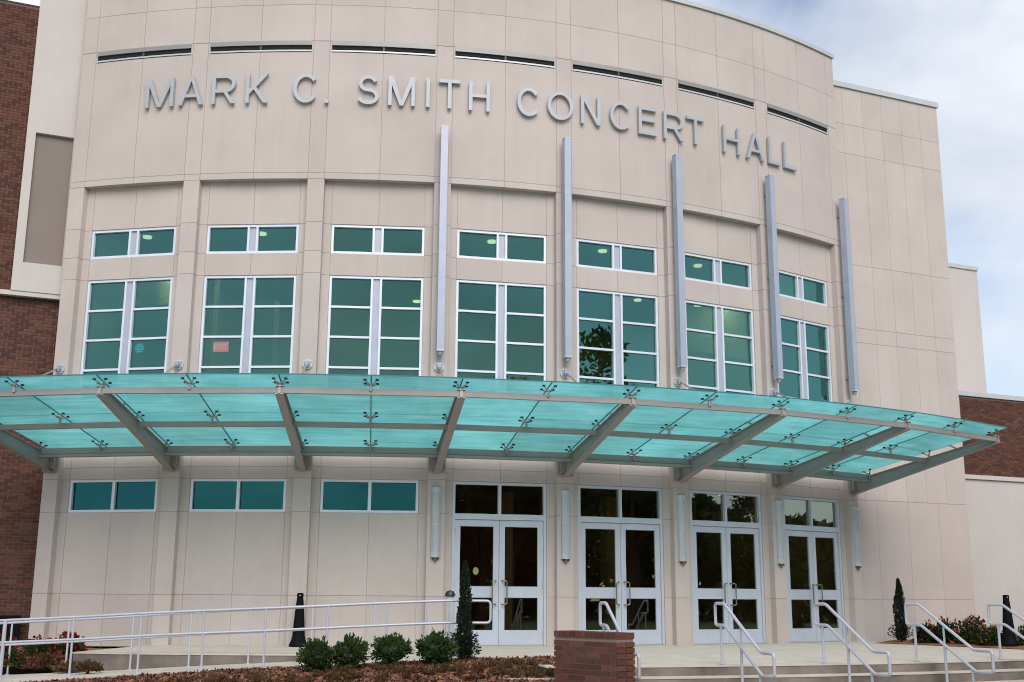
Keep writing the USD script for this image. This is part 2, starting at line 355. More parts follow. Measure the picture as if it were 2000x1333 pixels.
# louvred slots below the upper band
for k in range(7):
    hl = 1.115 / R
    for s in (-1, 1):   # wall at the two ends of the slot
        a0, a1 = sorted((MID[k] + s * hl, MID[k] + s * (HALF - HP) / R))
        hall.part('upper_panel', MB().arc(a0 + (G/R if s < 0 else 0), a1 - (G/R if s > 0 else 0), R - 0.06, R, 12.405 + 0.001, 12.665 - 0.001, 1), M_PRECAST)
    lv = hall.part('louvre', MB().arc(MID[k] - hl, MID[k] + hl, R - 0.012, R + 0.018, 12.565, 12.664, 6), M_LOUVRE)
    lv.part('sill', MB().arc(MID[k] - hl, MID[k] + hl, R - 0.012, R + 0.014, 12.418, 12.452, 6), M_COPING)
    lv.part('void', MB().arc(MID[k] - hl, MID[k] + hl, R - 0.0125, R - 0.0105, 12.4525, 12.5645, 6), M_DARK)
    lv.part('shadow_gap', MB().arc(MID[k] - hl, MID[k] + hl, R - 0.0125, R - 0.0105, 12.406, 12.4175, 6), M_DARK)
    lv.part('mullion', MB().fbox(frame(MID[k], R), -0.02, 0.02, -0.010, 0.001, 12.4525, 12.5645), M_DARKMETAL)

HW, HW2, HD = 0.978, 0.977, 0.955
LV = [-0.05, 0.95, 2.566, 3.231, 3.47, 4.85, 7.463, 7.939, 8.575, Z_SOFF]
def is_open(k, i):
    z = (LV[i] + LV[i+1]) / 2
    if 4.85 < z < 7.463 or 7.939 < z < 8.575: return True
    return (k < 3 and 2.566 < z < 3.231) or (k >= 3 and z < 3.231)
for k in range(7):
    fr = frame(MID[k], RW)
    back = MB()
    for i in range(len(LV) - 1):
        z0, z1 = LV[i], LV[i+1]
        e = HALF - HP + 0.03
        jamb = HW
        segs = [(-e, -jamb), (jamb, e)] if is_open(k, i) else [(-e, -jamb), (-jamb, 0), (0, jamb), (jamb, e)]
        for u0, u1 in segs:
            hall.part('wall_panel', MB().fbox(fr, u0 + (G if u0 > -e else 0), u1 - (G if u1 < e else 0), -0.06, 0, z0 + (G if i else 0), z1 - (G if i < len(LV) - 2 else 0)), M_PRECAST)
        for u0, u1 in ([(-e, -jamb), (jamb, e)] if is_open(k, i) else [(-e, e)]):
            back.fbox(fr, u0, u1, -0.30, -0.0125, z0, z1)
    hall.part('bay_wall', back, M_JOINT)
rng = random.Random(4)

def window(k, z0, z1, hw, rows, gl, wide):
    """aluminium window of two lights, each of `rows` panes; wide = pair of jambs with a recess between"""
    fr = frame(MID[k], RW); F, D0, D1 = 0.05, -0.13, -0.02
    mbw = MB()
    mbw.fbox(fr, -hw, -hw + F, D0, D1, z0, z1).fbox(fr, hw - F, hw, D0, D1, z0, z1)
    mbw.fbox(fr, -hw + F, hw - F, D0, D1, z1 - F, z1).fbox(fr, -hw + F, hw - F, D0, D1, z0, z0 + F)
    half = 0.115 if wide else 0.032
    if wide:
        for s in (-1, 1):
            a, b = sorted((s * 0.07, s * half)); mbw.fbox(fr, a, b, D0, D1, z0 + F, z1 - F)
    else:
        mbw.fbox(fr, -half, half, D0, D1, z0 + F, z1 - F)
    w = hall.part('window', mbw, M_ALU)
    if wide: w.part('mullion', MB().fbox(fr, -0.07, 0.07, D0, D1 - 0.035, z0 + F, z1 - F), M_ALU_GREY)
    step = (z1 - z0 - F) / rows
    for s in (-1, 1):
        u0, u1 = sorted((s * half, s * (hw - F)))
        for i in range(rows):
            a, b = z0 + F + i * step, z0 + F + (i + 1) * step - 0.0
            if i < rows - 1: w.part('muntin', MB().fbox(fr, u0, u1, D0 + .01, D1 - .012, b - 0.045, b), M_ALU)
            w.part('pane', MB().fbox(fr, u0 + .001, u1 - .001, -0.085, -0.083, a, b - 0.046 if i < rows - 1 else z1 - F), gl)
    return w
for k in range(7):
    window(k, 7.942, 8.572, HW - .004, 1, M_GLASS, True)
    window(k, 4.853, 7.460, HW - .004, 4, M_GLASS, True)
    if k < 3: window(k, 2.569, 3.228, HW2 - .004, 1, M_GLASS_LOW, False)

def doors(k):
    fr = frame(MID[k], RW); D0, D1 = -0.15, -0.015; h = HW - .004
    mbd = MB()
    mbd.fbox(fr, -h, -h + .055, D0, D1, 0, 3.226).fbox(fr, h - .055, h, D0, D1, 0, 3.226)
    mbd.fbox(fr, -h + .055, h - .055, D0, D1, 3.17, 3.226).fbox(fr, -h + .055, h - .055, D0, D1, 2.47, 2.585).fbox(fr, -.03, .03, D0, D1, 2.585, 3.17)
    mbd.fbox(fr, -h + .055, h - .055, D0, D1 - .02, 0.0, 0.012)
    d = hall.part('entrance_door', mbd, M_DOOR)
    for s in (-1, 1):
        u0, u1 = sorted((s * .03, s * (h - .055)))
        d.part('transom_pane', MB().fbox(fr, u0, u1, -0.085, -0.083, 2.585, 3.17), M_DOORGLASS)
        i0, i1 = sorted((s * .004, s * (h - .059))); st = 0.115
        lf = MB()
        lf.fbox(fr, i0, i0 + st, -.10, -.045, .015, 2.462).fbox(fr, i1 - st, i1, -.10, -.045, .015, 2.462)
        for z0, z1 in ((.015, .30), (.93, 1.15), (2.335, 2.462)): lf.fbox(fr, i0 + st, i1 - st, -.10, -.045, z0, z1)
        d.part('door_leaf', lf, M_DOOR)
        for z0, z1 in ((.30, .93), (1.15, 2.335)):
            d.part('pane', MB().fbox(fr, i0 + st, i1 - st, -.073, -.071, z0, z1), M_DOORGLASS)
            for za in (z0, z1 - .012): d.part('glazing_bead', MB().fbox(fr, i0 + st, i1 - st, -.070, -.058, za, za + .012), M_BLACK)
        uh = s * 0.06
        pts = fillet([fr(uh, -.046, 1.26), fr(uh + s * .02, .05, 1.26), fr(uh + s * .09, .05, 1.255), fr(uh + s * .09, .05, .81), fr(uh + s * .02, .05, .80), fr(uh, -.046, .80)], .05)
        d.part('handle', MB().tube(pts, .013, 8), M_BRONZE, smooth=40)
        for z in (.22, 1.2, 2.25):
            uo = s * (h - .057)
            d.part('hinge', MB().tube([fr(uo, -.035, z - .07), fr(uo, -.035, z + .07)], .014, 8), M_ALU_GREY)
        # closer arm cover on the top rail, inside
    return d
for k in range(3, 7): doors(k)

# inside of the hall, seen dimly through the glass
ins0, ins1 = TH[0] + .01, TH[7] - .01
hall.part('upper_floor', MB().arc(ins0, ins1, 11.0, RW - .32, 3.75, 4.45, 24), M_INDARK)
hall.part('lobby_ceiling', MB().arc(ins0, ins1, 11.0, RW - .32, 3.30, 3.45, 24), M_CEIL)
hall.part('upper_ceiling', MB().arc(ins0, ins1, 11.0, RW - .30, 8.72, 8.85, 24), M_CEIL)
hall.part('interior_wall', MB().arc(ins0, ins1, 10.9, 11.2, 4.45, 8.72, 24), M_INWALL)
hall.part('lobby_wall', MB().arc(ins0, ins1, 13.6, 13.9, -.05, 3.30, 24), M_WOODIN)
hall.part('lobby_floor', MB().arc(ins0, ins1, 13.6, RW - .3, -.06, -.004, 24), M_INDARK)
for a in (ins0, ins1):
    hall.part('end_wall', MB().fbox(frame(a, 15.2), -.06, .06, -4.3, 3.75, -.05, 8.72), M_INWALL)
hall.part('interior_column', MB().arc(-.1915, -.164, 16.6, 17.0, 4.45, 7.55, 3), M_INWALL)
hall.part('interior_column', MB().arc(-.33, -.262, 16.2, 16.5, 4.45, 8.72, 3), M_INWALL)
for az, r in ((.07, 15.6), (.16, 16.2), (.235, 15.8), (.33, 16), (.47, 16.1)):
    hall.part('lobby_column', MB().fbox(frame(az, r), -.16, .16, -.16, .16, -.004, 3.30), M_INWALL)
for x, y in ((-5.57, -17.39), (-3.01, -17.95), (2.06, -18.0), (4.64, -17.6), (7.11, -16.7), (9.35, -15.5), (.51, -12.4), (8.1, -12.96), (6.37, -13.3)):
    hall.part('ceiling_light', MB().lathe([(0, 8.68), (.10, 8.68), (.10, 8.719), (0, 8.719)], (x, y, 0), 14), M_LIT)
for az in (.156,): 
    p_ = pol(az, 15.0); hall.part('pendant_lamp', MB().lathe([(.015, 2.28), (.075, 2.16), (.065, 2.13), (0, 2.13)], (p_[0], p_[1], 0), 12), M_LITWARM)
for az in (.05, .15, .29, .36, .43, .50, .21):
    p_ = pol(az, 18.25); hall.part('lobby_downlight', MB().lathe([(0, 3.27), (.14, 3.27), (.14, 3.299), (0, 3.299)], (p_[0], p_[1], 0), 14), M_LITWARM)
for k in range(7):
    for da in (-.034, .034):
        p_ = pol(MID[k] + da, 15.95); hall.part('ceiling_light', MB().lathe([(0, 8.68), (.16, 8.68), (.16, 8.719), (0, 8.719)], (p_[0], p_[1], 0), 14), M_LITROW)
hall.part('lobby_panel', MB().arc(.128, .150, 15.9, 16.0, -.004, 3.0, 2), M_WOODIN)
hall.part('upper_parapet', MB().arc(-.355, -.245, 17.2, 17.3, 4.45, 7.4, 6), M_INWALL)
hall.part('upper_parapet', MB().arc(-.215, -.14, 15.4, 15.5, 4.45, 6.3, 6), M_INWALL)
hall.part('upper_parapet', MB().arc(-.06, .09, 14.6, 14.7, 4.45, 5.9, 6), M_INWALL)
hall.part('upper_parapet', MB().arc(.44, .575, 16.6, 16.7, 4.45, 7.0, 6), M_INWALL)
ex = hall.part('exit_sign', MB().fbox(frame(-.2236, 17.5), -.17, .17, -.04, 0, 6.22, 6.44), M_EXIT)
t = meshkit.text_mesh('EXIT', .12, .004, True); tv = np.asarray(t.vertices); tw = tv[:, 0].max(); f_ = frame(-.2236, 17.5)
ex.part('lettering', (np.array([f_((x - tw/2) * .8, .002 + z, 6.27 + y) for x, y, z in tv]), np.asarray(t.faces)), M_EXITTXT)
# stickers on the panes
fr0 = frame(MID[0], RW)
st = MB()
for z, w in ((6.05, .07), (6.01, .10), (5.97, .11), (5.93, .10), (5.89, .07)): st.fbox(fr0, .30 - w, .30 + w, -.0825, -.081, z - .013, z + .013)
hall.part('window_sticker', st, M_STICK)
fr3 = frame(MID[3], RW)
hall.part('door_sticker', MB().mesh((np.array([fr3(-.47 + .058 * cos(a), -.069 - w, 1.45 + .075 * sin(a)) for w in (0, .001) for a in np.linspace(0, 2*pi, 20, endpoint=False)] ), [(i, (i+1) % 20, 10) for i in range(20)])), M_YELLOW)

# ---- right wing (same building): flat panelled wall running back to the right
PHI = 0.305
A_R = np.array([10.873, -16.242]) + .36 * np.array([-sin(0.305), cos(0.305)])
wr = plane(A_R, PHI); LR = 3.80
hall.part('wing_wall', MB().fbox(wr, -.02, LR - .02, -9.0, -.0125, -.1, .95 + 12.85 * 1.0135), M_JOINT)
WS = lambda z: .95 + (z - .95) * 1.0135
wz = [-.1, .95] + [WS(z) for z in (3.245, 7.085, 7.45, 9.06, 12.0, 12.8, 13.80)]
cols = np.linspace(-.03, LR, 7)
for i, (z0, z1) in enumerate(zip(wz, wz[1:])):
    cc = cols if i not in (0, 1) else np.linspace(-.03, LR, 5)
    for u0, u1 in zip(cc, cc[1:]):
        hall.part('wing_panel', MB().fbox(wr, u0 + G*.7, u1 - G*.7, -.06, 0, z0 + G, z1 - G), M_PRECAST)
hall.part('parapet_coping', MB().fbox(wr, -.2, LR + .04, -9.0, .045, WS(13.80), WS(13.94)), M_COPING)
vent = MB()
for z in (12.60, 12.47, 12.34, 12.22): vent.fbox(wr, .06, .14, .001, .012, WS(z) - .035, WS(z) + .035)
hall.part('side_vent', vent, M_DARK)
# ---- left flank: projecting pale box with a sunk taupe panel
A_L = np.array([-6.956, -17.798]); wl = plane(A_L, PHI)
uL, uR = -1.22, 0.35
r0, r1 = -1.035, -.26
lw = MB()
lw.fbox(wl, uL, r0, -3.0, 0, 7.2, 15.6).fbox(wl, r1, uR, -3.0, 0, 7.2, 15.6).fbox(wl, r0, r1, -3.0, 0, 7.2, 7.83).fbox(wl, r0, r1, -3.0, 0, 10.77, 15.6)
hall.part('projecting_box', lw, M_PRECAST_PALE)
hall.part('sunk_panel', MB().fbox(wl, r0, r1, -.4, -.09, 7.83, 10.77), M_TAUPE)
hall.part('ledge', MB().fbox(wl, uL - .5, uR, -.9, -.02, 7.10, 7.198), M_PRECAST_PALE)

# ------------------------------------------------------------------ brick walls
def brick_wall(th, fr, u0, u1, z0, z1, bl, bh, mort, limit, depth=.09, seed=1, order=None, wall_thick=.3, parent=None):
    r = random.Random(seed); cells = []
    n = int((z1 - z0) / bh)
    for j in range(n):
        u = u0 - (bl / 2 if j % 2 else 0)
        while u < u1 - 1e-6:
            a, b = max(u, u0), min(u + bl, u1)
            if b - a > mort * 2: cells.append((a, b - mort, z0 + j * bh, z0 + (j + 1) * bh - mort))
            u += bl
    if order: cells.sort(key=order)
    host = parent or th
    for a, b, c, d in cells[:limit]:
        o = r.uniform(0, .004)
        host.part('brick', MB().fbox(fr, a, b, -depth, .008 + o, c, d), M_BRICK[min(3, int(r.random() ** 1.3 * 4))])
    if cells[limit:]:
        groups = [MB() for _ in range(4)]
        for a, b, c, d in cells[limit:]:
            groups[min(3, int(r.random() ** 1.3 * 4))].fbox(fr, a, b, -depth, .008 + r.uniform(0, .004), c, d)
        for g_, mt_ in zip(groups, M_BRICK):
            if g_.n: host.part('brickwork', g_, mt_, kind='stuff')

brick_left = Thing('brick_wing', 'tall red brown brick wing at the left edge beside the pale curved hall', 'building', pol(-.43, 19))
bl = plane(A_L + np.array([-sin(PHI), cos(PHI)]) * .18 * -1 * -1, PHI)
bl_ = lambda u, w, z: bl(u, w, z)
brick_left.part('wall', MB().fbox(bl_, -3.2, .3, -3.5, 0, -.7, 13.80), M_MORTAR)
brick_wall(brick_left, bl_, -2.6, .28, -.2, 13.78, .2032, .0677, .0105, 300, order=lambda c: (c[0] < -1.45, c[2] > 3.7, c[2]), seed=3)
brick_left.part('coping', MB().fbox(bl_, -3.2, -.9, -3.5, .05, 13.80, 13.95), M_COPING)
brick_left.part('cabinet', MB().fbox(bl_, -.93, -.40, .02, .22, -.05, .52), M_BLACKPL, label='dark louvred utility cabinet at the foot of the brick wall')

nb = np.array([-sin(PHI), cos(PHI)])
annex = Thing('brick_annex', 'low brick topped annex with white wall below, behind the right wing', 'building', (17, -11, 0))
an = plane(np.array([16.075, -11.983]), PHI)
annex.part('wall', MB().fbox(an, -1.5, 6.0, -6, 0, -.2, 4.22), M_PRECAST_PALE)
annex.part('brick_backing', MB().fbox(an, -1.5, 6.0, -6, -.002, 4.34, 6.56), M_MORTAR)
annex.part('ledge', MB().fbox(an, -1.5, 6.0, -6, .06, 4.222, 4.338), M_PRECAST_PALE)
annex.part('coping', MB().fbox(an, -1.5, 6.0, -6, .06, 6.56, 6.69), M_COPING)
brick_wall(annex, an, -.3, 2.6, 4.345, 6.555, .2032, .0677, .0105, 300, order=lambda c: abs(c[0] - 1.0), seed=5)
annex.part('roof_vent', MB().lathe([(.16, 0), (.16, .2), (.24, .22), (.22, .34), (0, .42)], tuple(an(3.2, -2.0, 6.6)), 14), M_BRICK[0])
tower = Thing('rear_block', 'plain pale rear block rising behind the right wing against the sky', 'building', (18.6, -7.4, 0))
tw_ = plane(np.array([18.34, -7.601]), PHI)
tower.part('wall', MB().fbox(tw_, -3, .89, -6, 0, -.2, 11.66), M_PRECAST_PALE)
tower.part('coping', MB().fbox(tw_, -3, .92, -6, .04, 11.66, 11.79), M_COPING)

# ------------------------------------------------------------------ name lettering on the drum
sign = Thing('hall_name_sign', 'raised silver capitals reading MARK C. SMITH CONCERT HALL across the curved wall', 'sign', pol(.115, R, 11.19))
LET = [('M', -.2717, .66, 11.195), ('A', -.2352, .57, 11.20), ('R', -.198, .532, 11.20), ('K', -.1605, .507, 11.20), ('C', -.1068, .554, 11.195), ('.', -.0837, .09, 11.195),
       ('S', -.0387, .475, 11.185), ('M', -.0021, .59, 11.185), ('I', .0268, .085, 11.185), ('T', .0507, .483, 11.185), ('H', .0839, .478, 11.18),
       ('C', .1402, .539, 11.17), ('O', .1772, .615, 11.165), ('N', .2136, .485, 11.155), ('C', .2513, .555, 11.14), ('E', .2856, .48, 11.12), ('R', .3203, .545, 11.11), ('T', .351, .50, 11.115),
       ('H', .404, .515, 11.085), ('A', .4412, .58, 11.085), ('L', .4729, .405, 11.09), ('L', .5006, .45, 11.09)]
from shapely.geometry import LineString, box as sbox, Polygon
from shapely.ops import unary_union
def letter_shape(ch, W, H, t):
    """plain sans serif capital W wide, H tall, strokes t thick"""
    h = t / 2
    bar = lambda x0, y0, x1, y1: sbox(min(x0, x1), min(y0, y1), max(x0, x1), max(y0, y1))
    ln = lambda *p: LineString(p).buffer(h, cap_style=2, join_style=2, mitre_limit=4)
    clip = sbox(0, 0, W, H)
    if ch == 'I': return bar(W/2 - h, 0, W/2 + h, H)
    if ch == '.': return bar(W/2 - h*1.05, 0, W/2 + h*1.05, t * 1.1)
    if ch == 'L': return unary_union([bar(0, 0, t, H), bar(0, 0, W, t)])
    if ch == 'T': return unary_union([bar(W/2 - h, 0, W/2 + h, H), bar(0, H - t, W, H)])
    if ch == 'H': return unary_union([bar(0, 0, t, H), bar(W - t, 0, W, H), bar(0, H*.52 - h*.9, W, H*.52 + h*.9)])
    if ch == 'E': return unary_union([bar(0, 0, t, H), bar(0, 0, W, t), bar(0, H - t, W, H), bar(0, H*.53 - h, W*.93, H*.53 + h)])
    if ch == 'N': return unary_union([bar(0, 0, t, H), bar(W - t, 0, W, H), Polygon([(0, H), (t*1.15, H), (W, 0), (W - t*1.15, 0)])])
    if ch == 'M': return unary_union([bar(0, 0, t, H), bar(W - t, 0, W, H), Polygon([(0, H), (t*1.35, H), (W/2 + h, 0), (W/2 - h, 0)]), Polygon([(W, H), (W - t*1.35, H), (W/2 - h, 0), (W/2 + h, 0)])])
    if ch == 'A': return unary_union([Polygon([(0, 0), (t*1.08, 0), (W/2 + h, H), (W/2 - h, H)]), Polygon([(W, 0), (W - t*1.08, 0), (W/2 - h, H), (W/2 + h, H)]), bar(W*.2, H*.27, W*.8, H*.27 + t*.9)])
    if ch == 'K': return unary_union([bar(0, 0, t, H), ln((t*.6, H*.34), (W - h*.9, H + t*.3)).intersection(clip), ln((W*.33, H*.58), (W - h*1.0, -t*.3)).intersection(clip)])
    el = lambda cx, cy, rx, ry, a0, a1, n=26: [(cx + rx*cos(math.radians(q)), cy + ry*sin(math.radians(q))) for q in np.linspace(a0, a1, n)]
    rd = lambda p: LineString(p).buffer(h, cap_style=2, join_style=1)
    if ch == 'O':
        p = el(W/2, H/2, W/2 - h, H/2 - h, 0, 360, 48); return Polygon(p).buffer(h).difference(Polygon(p).buffer(-h))
    if ch == 'C': return rd(el(W/2, H/2, W/2 - h, H/2 - h, 38, 322, 44))
    if ch == 'S':
        r1, r2 = (H*.5 - h)*.5, (H*.5 - h)*.5
        top = el(W/2, H - h - r1, W*.44 - h, r1, 18, 255, 26); bot = el(W/2, h + r2, W/2 - h, r2, 75, -162, 26)
        return rd(top + bot)
    if ch == 'R':
        yb = H*.44; r_ = (H - yb - t) / 2 + h
        bowl = [(t*.5, H - h), (W*.55, H - h)] + el(W*.93 - h - r_*.0 - (W*.38 - h), (H - h + yb + 0) / 2, W*.38 - h*0, (H - h - yb) / 2, 90, -90, 18) + [(t*.5, yb)]
        return unary_union([bar(0, 0, t, H), rd(bowl), Polygon([(W*.46, yb), (W*.46 + t*1.1, yb), (W, 0), (W - t*1.15, 0)])])
for ch, az, w, zb in LET:
    sh = letter_shape(ch, w - .02, .665, .076)
    pcs = [trimesh.creation.extrude_polygon(g_, .06, engine='earcut') for g_ in getattr(sh, 'geoms', [sh])]
    tm = trimesh.util.concatenate(pcs); tv = np.asarray(tm.vertices); f_ = frame(az, R)
    sign.part('letter', (np.array([f_(x - (w - .02) / 2, .03 + z, zb + y) for x, y, z in tv]), np.asarray(tm.faces)), M_LETTER)
# ------------------------------------------------------------------ glass canopy
can = Thing('glass_canopy', 'teal glass entrance canopy on grey steel rafters curving across the hall front', 'canopy', pol(.115, R, 3.7))
OFFS = [-.12, .06, .09, .10, .12, .16, .34, .52]
def canaz(j, r):
    k = j / 2; a = TH0 + k * DTH; o = np.interp(k, range(8), OFFS) / R
    return a + o * (r - R) / 3.3
def zc(r): return 3.72 + (r - 19.6) * (4.47 - 3.72) / (22.75 - 19.6)
def zg(r): return zc(r) + .125
R_IN, R_MID, R_OUT, R_EDGE = 19.80, 21.22, 22.75, 22.98
for k in range(8):
    j = 2 * k
    p0, p1 = pol(canaz(j, 19.46), 19.46, zc(19.46)), pol(canaz(j, 22.82), 22.82, zc(22.82))
    web = MB()
    dz = np.array([0, 0, 1.0])
    web.beam(p0 - dz * .16, p1 - dz * .075, .05, .30, h2=.13)
    web.beam(p0 - dz * .005, p1 + dz * -.005, .14, .018)
    web.beam(p0 - dz * .32, p1 - dz * .145, .14, .018)
    rf = can.part('rafter', web, M_STEEL)
    f_ = frame(TH[k], R)
    can.part('wall_bracket', MB().fbox(f_, -.165, .165, .001, .05, 3.38, 3.83).fbox(f_, -.13, .13, .05, .12, 3.43, 3.78), M_STEEL)
    # tension rod from a disc on the pilaster down through the glass to the rafter
    zd = 5.53
    disc = can.part('anchor_disc', MB().mesh(trimesh.creation.cylinder(.105, segment=[f_(0, .001, zd), f_(0, .03, zd)], sections=20)), M_COPING, smooth=40)
    disc.part('clevis', MB().fbox(f_, -.03, .03, .03, .11, zd - .06, zd + .06).mesh(trimesh.creation.cylinder(.02, segment=[f_(-.055, .075, zd), f_(.055, .075, zd)], sections=10)), M_FIN)
    for sx_, sz_ in ((-.065, .05), (.065, .05), (-.065, -.05), (.065, -.05)):
        disc.part('bolt', MB().mesh(trimesh.creation.cylinder(.014, segment=[f_(sx_, .03, zd + sz_), f_(sx_, .05, zd + sz_)], sections=8)), M_FIN)
    can.part('tie_rod', MB().tube([f_(0, .08, zd), pol(canaz(j, 21.9), 21.9, zc(21.9) + .01)], .019, 8), M_BRIGHT, smooth=40)
for ri, (r, w, h, drop) in enumerate(((R_IN, .11, .12, .012), (R_MID, .085, .10, .06), (R_OUT, .085, .10, .06))):
    for k in range(7):
        a, b = canaz(2*k, r), canaz(2*k + 2, r)
        rad = .055
        pb = MB().beam(pol(a, r, zc(r) - drop), pol(b, r, zc(r) - drop), w, h)
        pu = can.part('purlin', pb, M_STEEL)
        if ri == 0: pu.part('flange', MB().beam(pol(a, r + .04, zc(r) - drop - .10), pol(b, r + .04, zc(r) - drop - .10), .16, .05), M_STEEL)
# panes
for j in range(14):
    for ra, rb in ((19.56, R_MID - .006 + .06), (R_MID + .066, R_EDGE)):
        c = []
        for dzz in (0, .014):
            for jj, r in ((j, ra), (j + 1, ra), (j + 1, rb), (j, rb)):
                a = canaz(jj, r) + (.006 if jj == j else -.006) / r
                if j == 13 and jj == 14: a += .05 / r
                if j == 0 and jj == 0: a -= .03 / r
                c.append(pol(a, r, zg(r) + dzz))
        can.part('glass_pane', MB().hexa(c), M_CANOPY)
for j in range(1, 14):
    can.part('glass_joint', MB().beam(pol(canaz(j, 19.56), 19.56, zg(19.56) - .003), pol(canaz(j, R_EDGE), R_EDGE, zg(R_EDGE) - .003), .020, .010), M_GLASSEDGE)
for j in range(14):
    can.part('edge_strip', MB().beam(pol(canaz(j, R_EDGE), R_EDGE + .004, zg(R_EDGE) + .007), pol(canaz(j+1, R_EDGE), R_EDGE + .004, zg(R_EDGE) + .007), .010, .020), M_GLASSEDGE)
for j in range(15):
    for ri, r in enumerate((R_IN + .07, R_MID + .063, R_OUT)):
        a0 = canaz(j, r); s_ = .105
        arms = MB(); feet = []
        hub = pol(a0, r, zc(r) + .045)
        arms.mesh(trimesh.creation.cylinder(.028, segment=[pol(a0, r, zc(r) - .05), hub], sections=8))
        for du in (-1, 1):
            if (j == 0 and du < 0) or (j == 14 and du > 0): continue
            for dr in (-1, 1):
                rr_ = r + dr * s_ * .8; fp = pol(a0 + du * s_ / r, rr_, zg(rr_) - .012)
                arms.tube([hub, (hub + fp) / 2 + np.array([0, 0, -.012]), fp], [.017, .014, .011], 6)
                feet.append(trimesh.creation.cylinder(.030, segment=[fp - (0, 0, .014), fp + (0, 0, .0115)], sections=10))
        sp = can.part('spider_fitting', arms, M_BRIGHT)
        for ft in feet: sp.part('button', ft, M_BLACK)

# ------------------------------------------------------------------ five vertical metal light columns above the canopy
def place_drum(k, r): return pol(TH[k], r)
def build_fin():
    T = Thing('facade_light_column', 'first tall square metal light column from the left, above the canopy under SMITH', 'light column', (0, 0, 0), 'metal light columns on the pilasters')
    T.part('column', MB().box(-.075, .075, -.075, .085, 5.86, 10.68), M_FIN)
    T.part('cap', MB().box(-.079, .079, -.079, .089, 10.681, 10.70), M_COPING)
    T.part('end_plate', MB().box(-.075, .075, -.075, .075, 5.82, 5.859), M_COPING)
    for z in (6.2, 8.25, 10.3): T.part('standoff', MB().box(-.03, .03, .086, .199, z - .05, z + .05), M_STEEL)
    T.part('base_cup', MB().lathe([(.0, 5.74), (.05, 5.74), (.06, 5.82), (0, 5.82)], (0, 0, 0), 12), M_STEEL)
    return T
LF = ['tall square metal light column on the pilaster between SMITH and CONCERT, leftmost of the five',
      'second tall metal light column from the left, rising under the C and O of CONCERT',
      'middle of the five tall metal light columns, rising under the R of CONCERT',
      'fourth tall metal light column from the left, rising under the H of HALL',
      'rightmost tall metal light column at the end of the curved wall']
fin = build_fin()
p_ = place_drum(3, R + .2); fin.x.GetOrderedXformOps()[0].Set(Gf.Vec3d(*map(float, p_))); fin.x.AddRotateZOp().Set(math.degrees(TH[3]))
tagp(fin.x.GetPrim(), LF[0])
for i, k in enumerate(range(4, 8)): copy_of(fin, 'facade_light_column', place_drum(k, R + .2), TH[k], LF[i + 1])

# ------------------------------------------------------------------ five wall sconces between the doors
def half_round(r, z0, z1, n=12, y0=0.0):
    v = [(r * cos(a), y0 - r * sin(a), z) for z in (z0, z1) for a in np.linspace(0, pi, n + 1)]
    f = []
    m_ = n + 1
    for i in range(n): f.append((i, m_ + i, m_ + i + 1)); f.append((i, m_ + i + 1, i + 1))
    f += [(0, i, i + 1) for i in range(1, n)] + [(m_, m_ + i + 1, m_ + i) for i in range(1, n)]
    f += [(0, n, m_ + n), (0, m_ + n, m_)]
    return np.array(v), np.array(f)[:, ::-1]
sc = Thing('wall_sconce', 'x', 'wall lamp', (0, 0, 0), 'wall sconces on the door pilasters')
sc.part('diffuser', half_round(.088, 1.74, 3.04), M_LAMPGLASS, smooth=40)
for z0, z1 in ((1.70, 1.80), (2.33, 2.36), (2.40, 2.43), (2.98, 3.08)): sc.part('band', half_round(.098, z0, z1), M_COPING, smooth=40)
for a in np.linspace(.0, pi, 6):
    sc.part('rib', MB().tube([(.096 * cos(a), -.096 * sin(a) - .0, 1.72), (.096 * cos(a), -.096 * sin(a), 3.06)], .007, 6), M_COPING)
for x_ in (-.05, .05):
    sc.part('screw_cap', MB().mesh(trimesh.creation.cylinder(.02, segment=[(x_, -.05, 3.08), (x_, -.05, 3.11)], sections=10)), M_STEEL)
    sc.part('screw_cap', MB().mesh(trimesh.creation.cylinder(.02, segment=[(x_, -.05, 1.66), (x_, -.05, 1.70)], sections=10)), M_BLACK)
sc.part('finial', MB().lathe([(0, 1.60), (.018, 1.61), (.022, 1.64), (.04, 1.70)], (0, -.045, 0), 12), M_BRONZE)
LS = ['long half round wall sconce on the pilaster left of the first pair of doors',
      'long half round wall sconce between the first and second pairs of doors',
      'long half round wall sconce between the second and third pairs of doors',
      'long half round wall sconce between the third and fourth pairs of doors',
      'long half round wall sconce on the last pilaster, right of all the doors']
p_ = place_drum(3, R + .002); sc.x.GetOrderedXformOps()[0].Set(Gf.Vec3d(*map(float, p_))); sc.x.AddRotateZOp().Set(math.degrees(TH[3]))
tagp(sc.x.GetPrim(), LS[0])
for i, k in enumerate(range(4, 8)): copy_of(sc, 'wall_sconce', place_drum(k, R + .002), TH[k], LS[i + 1])

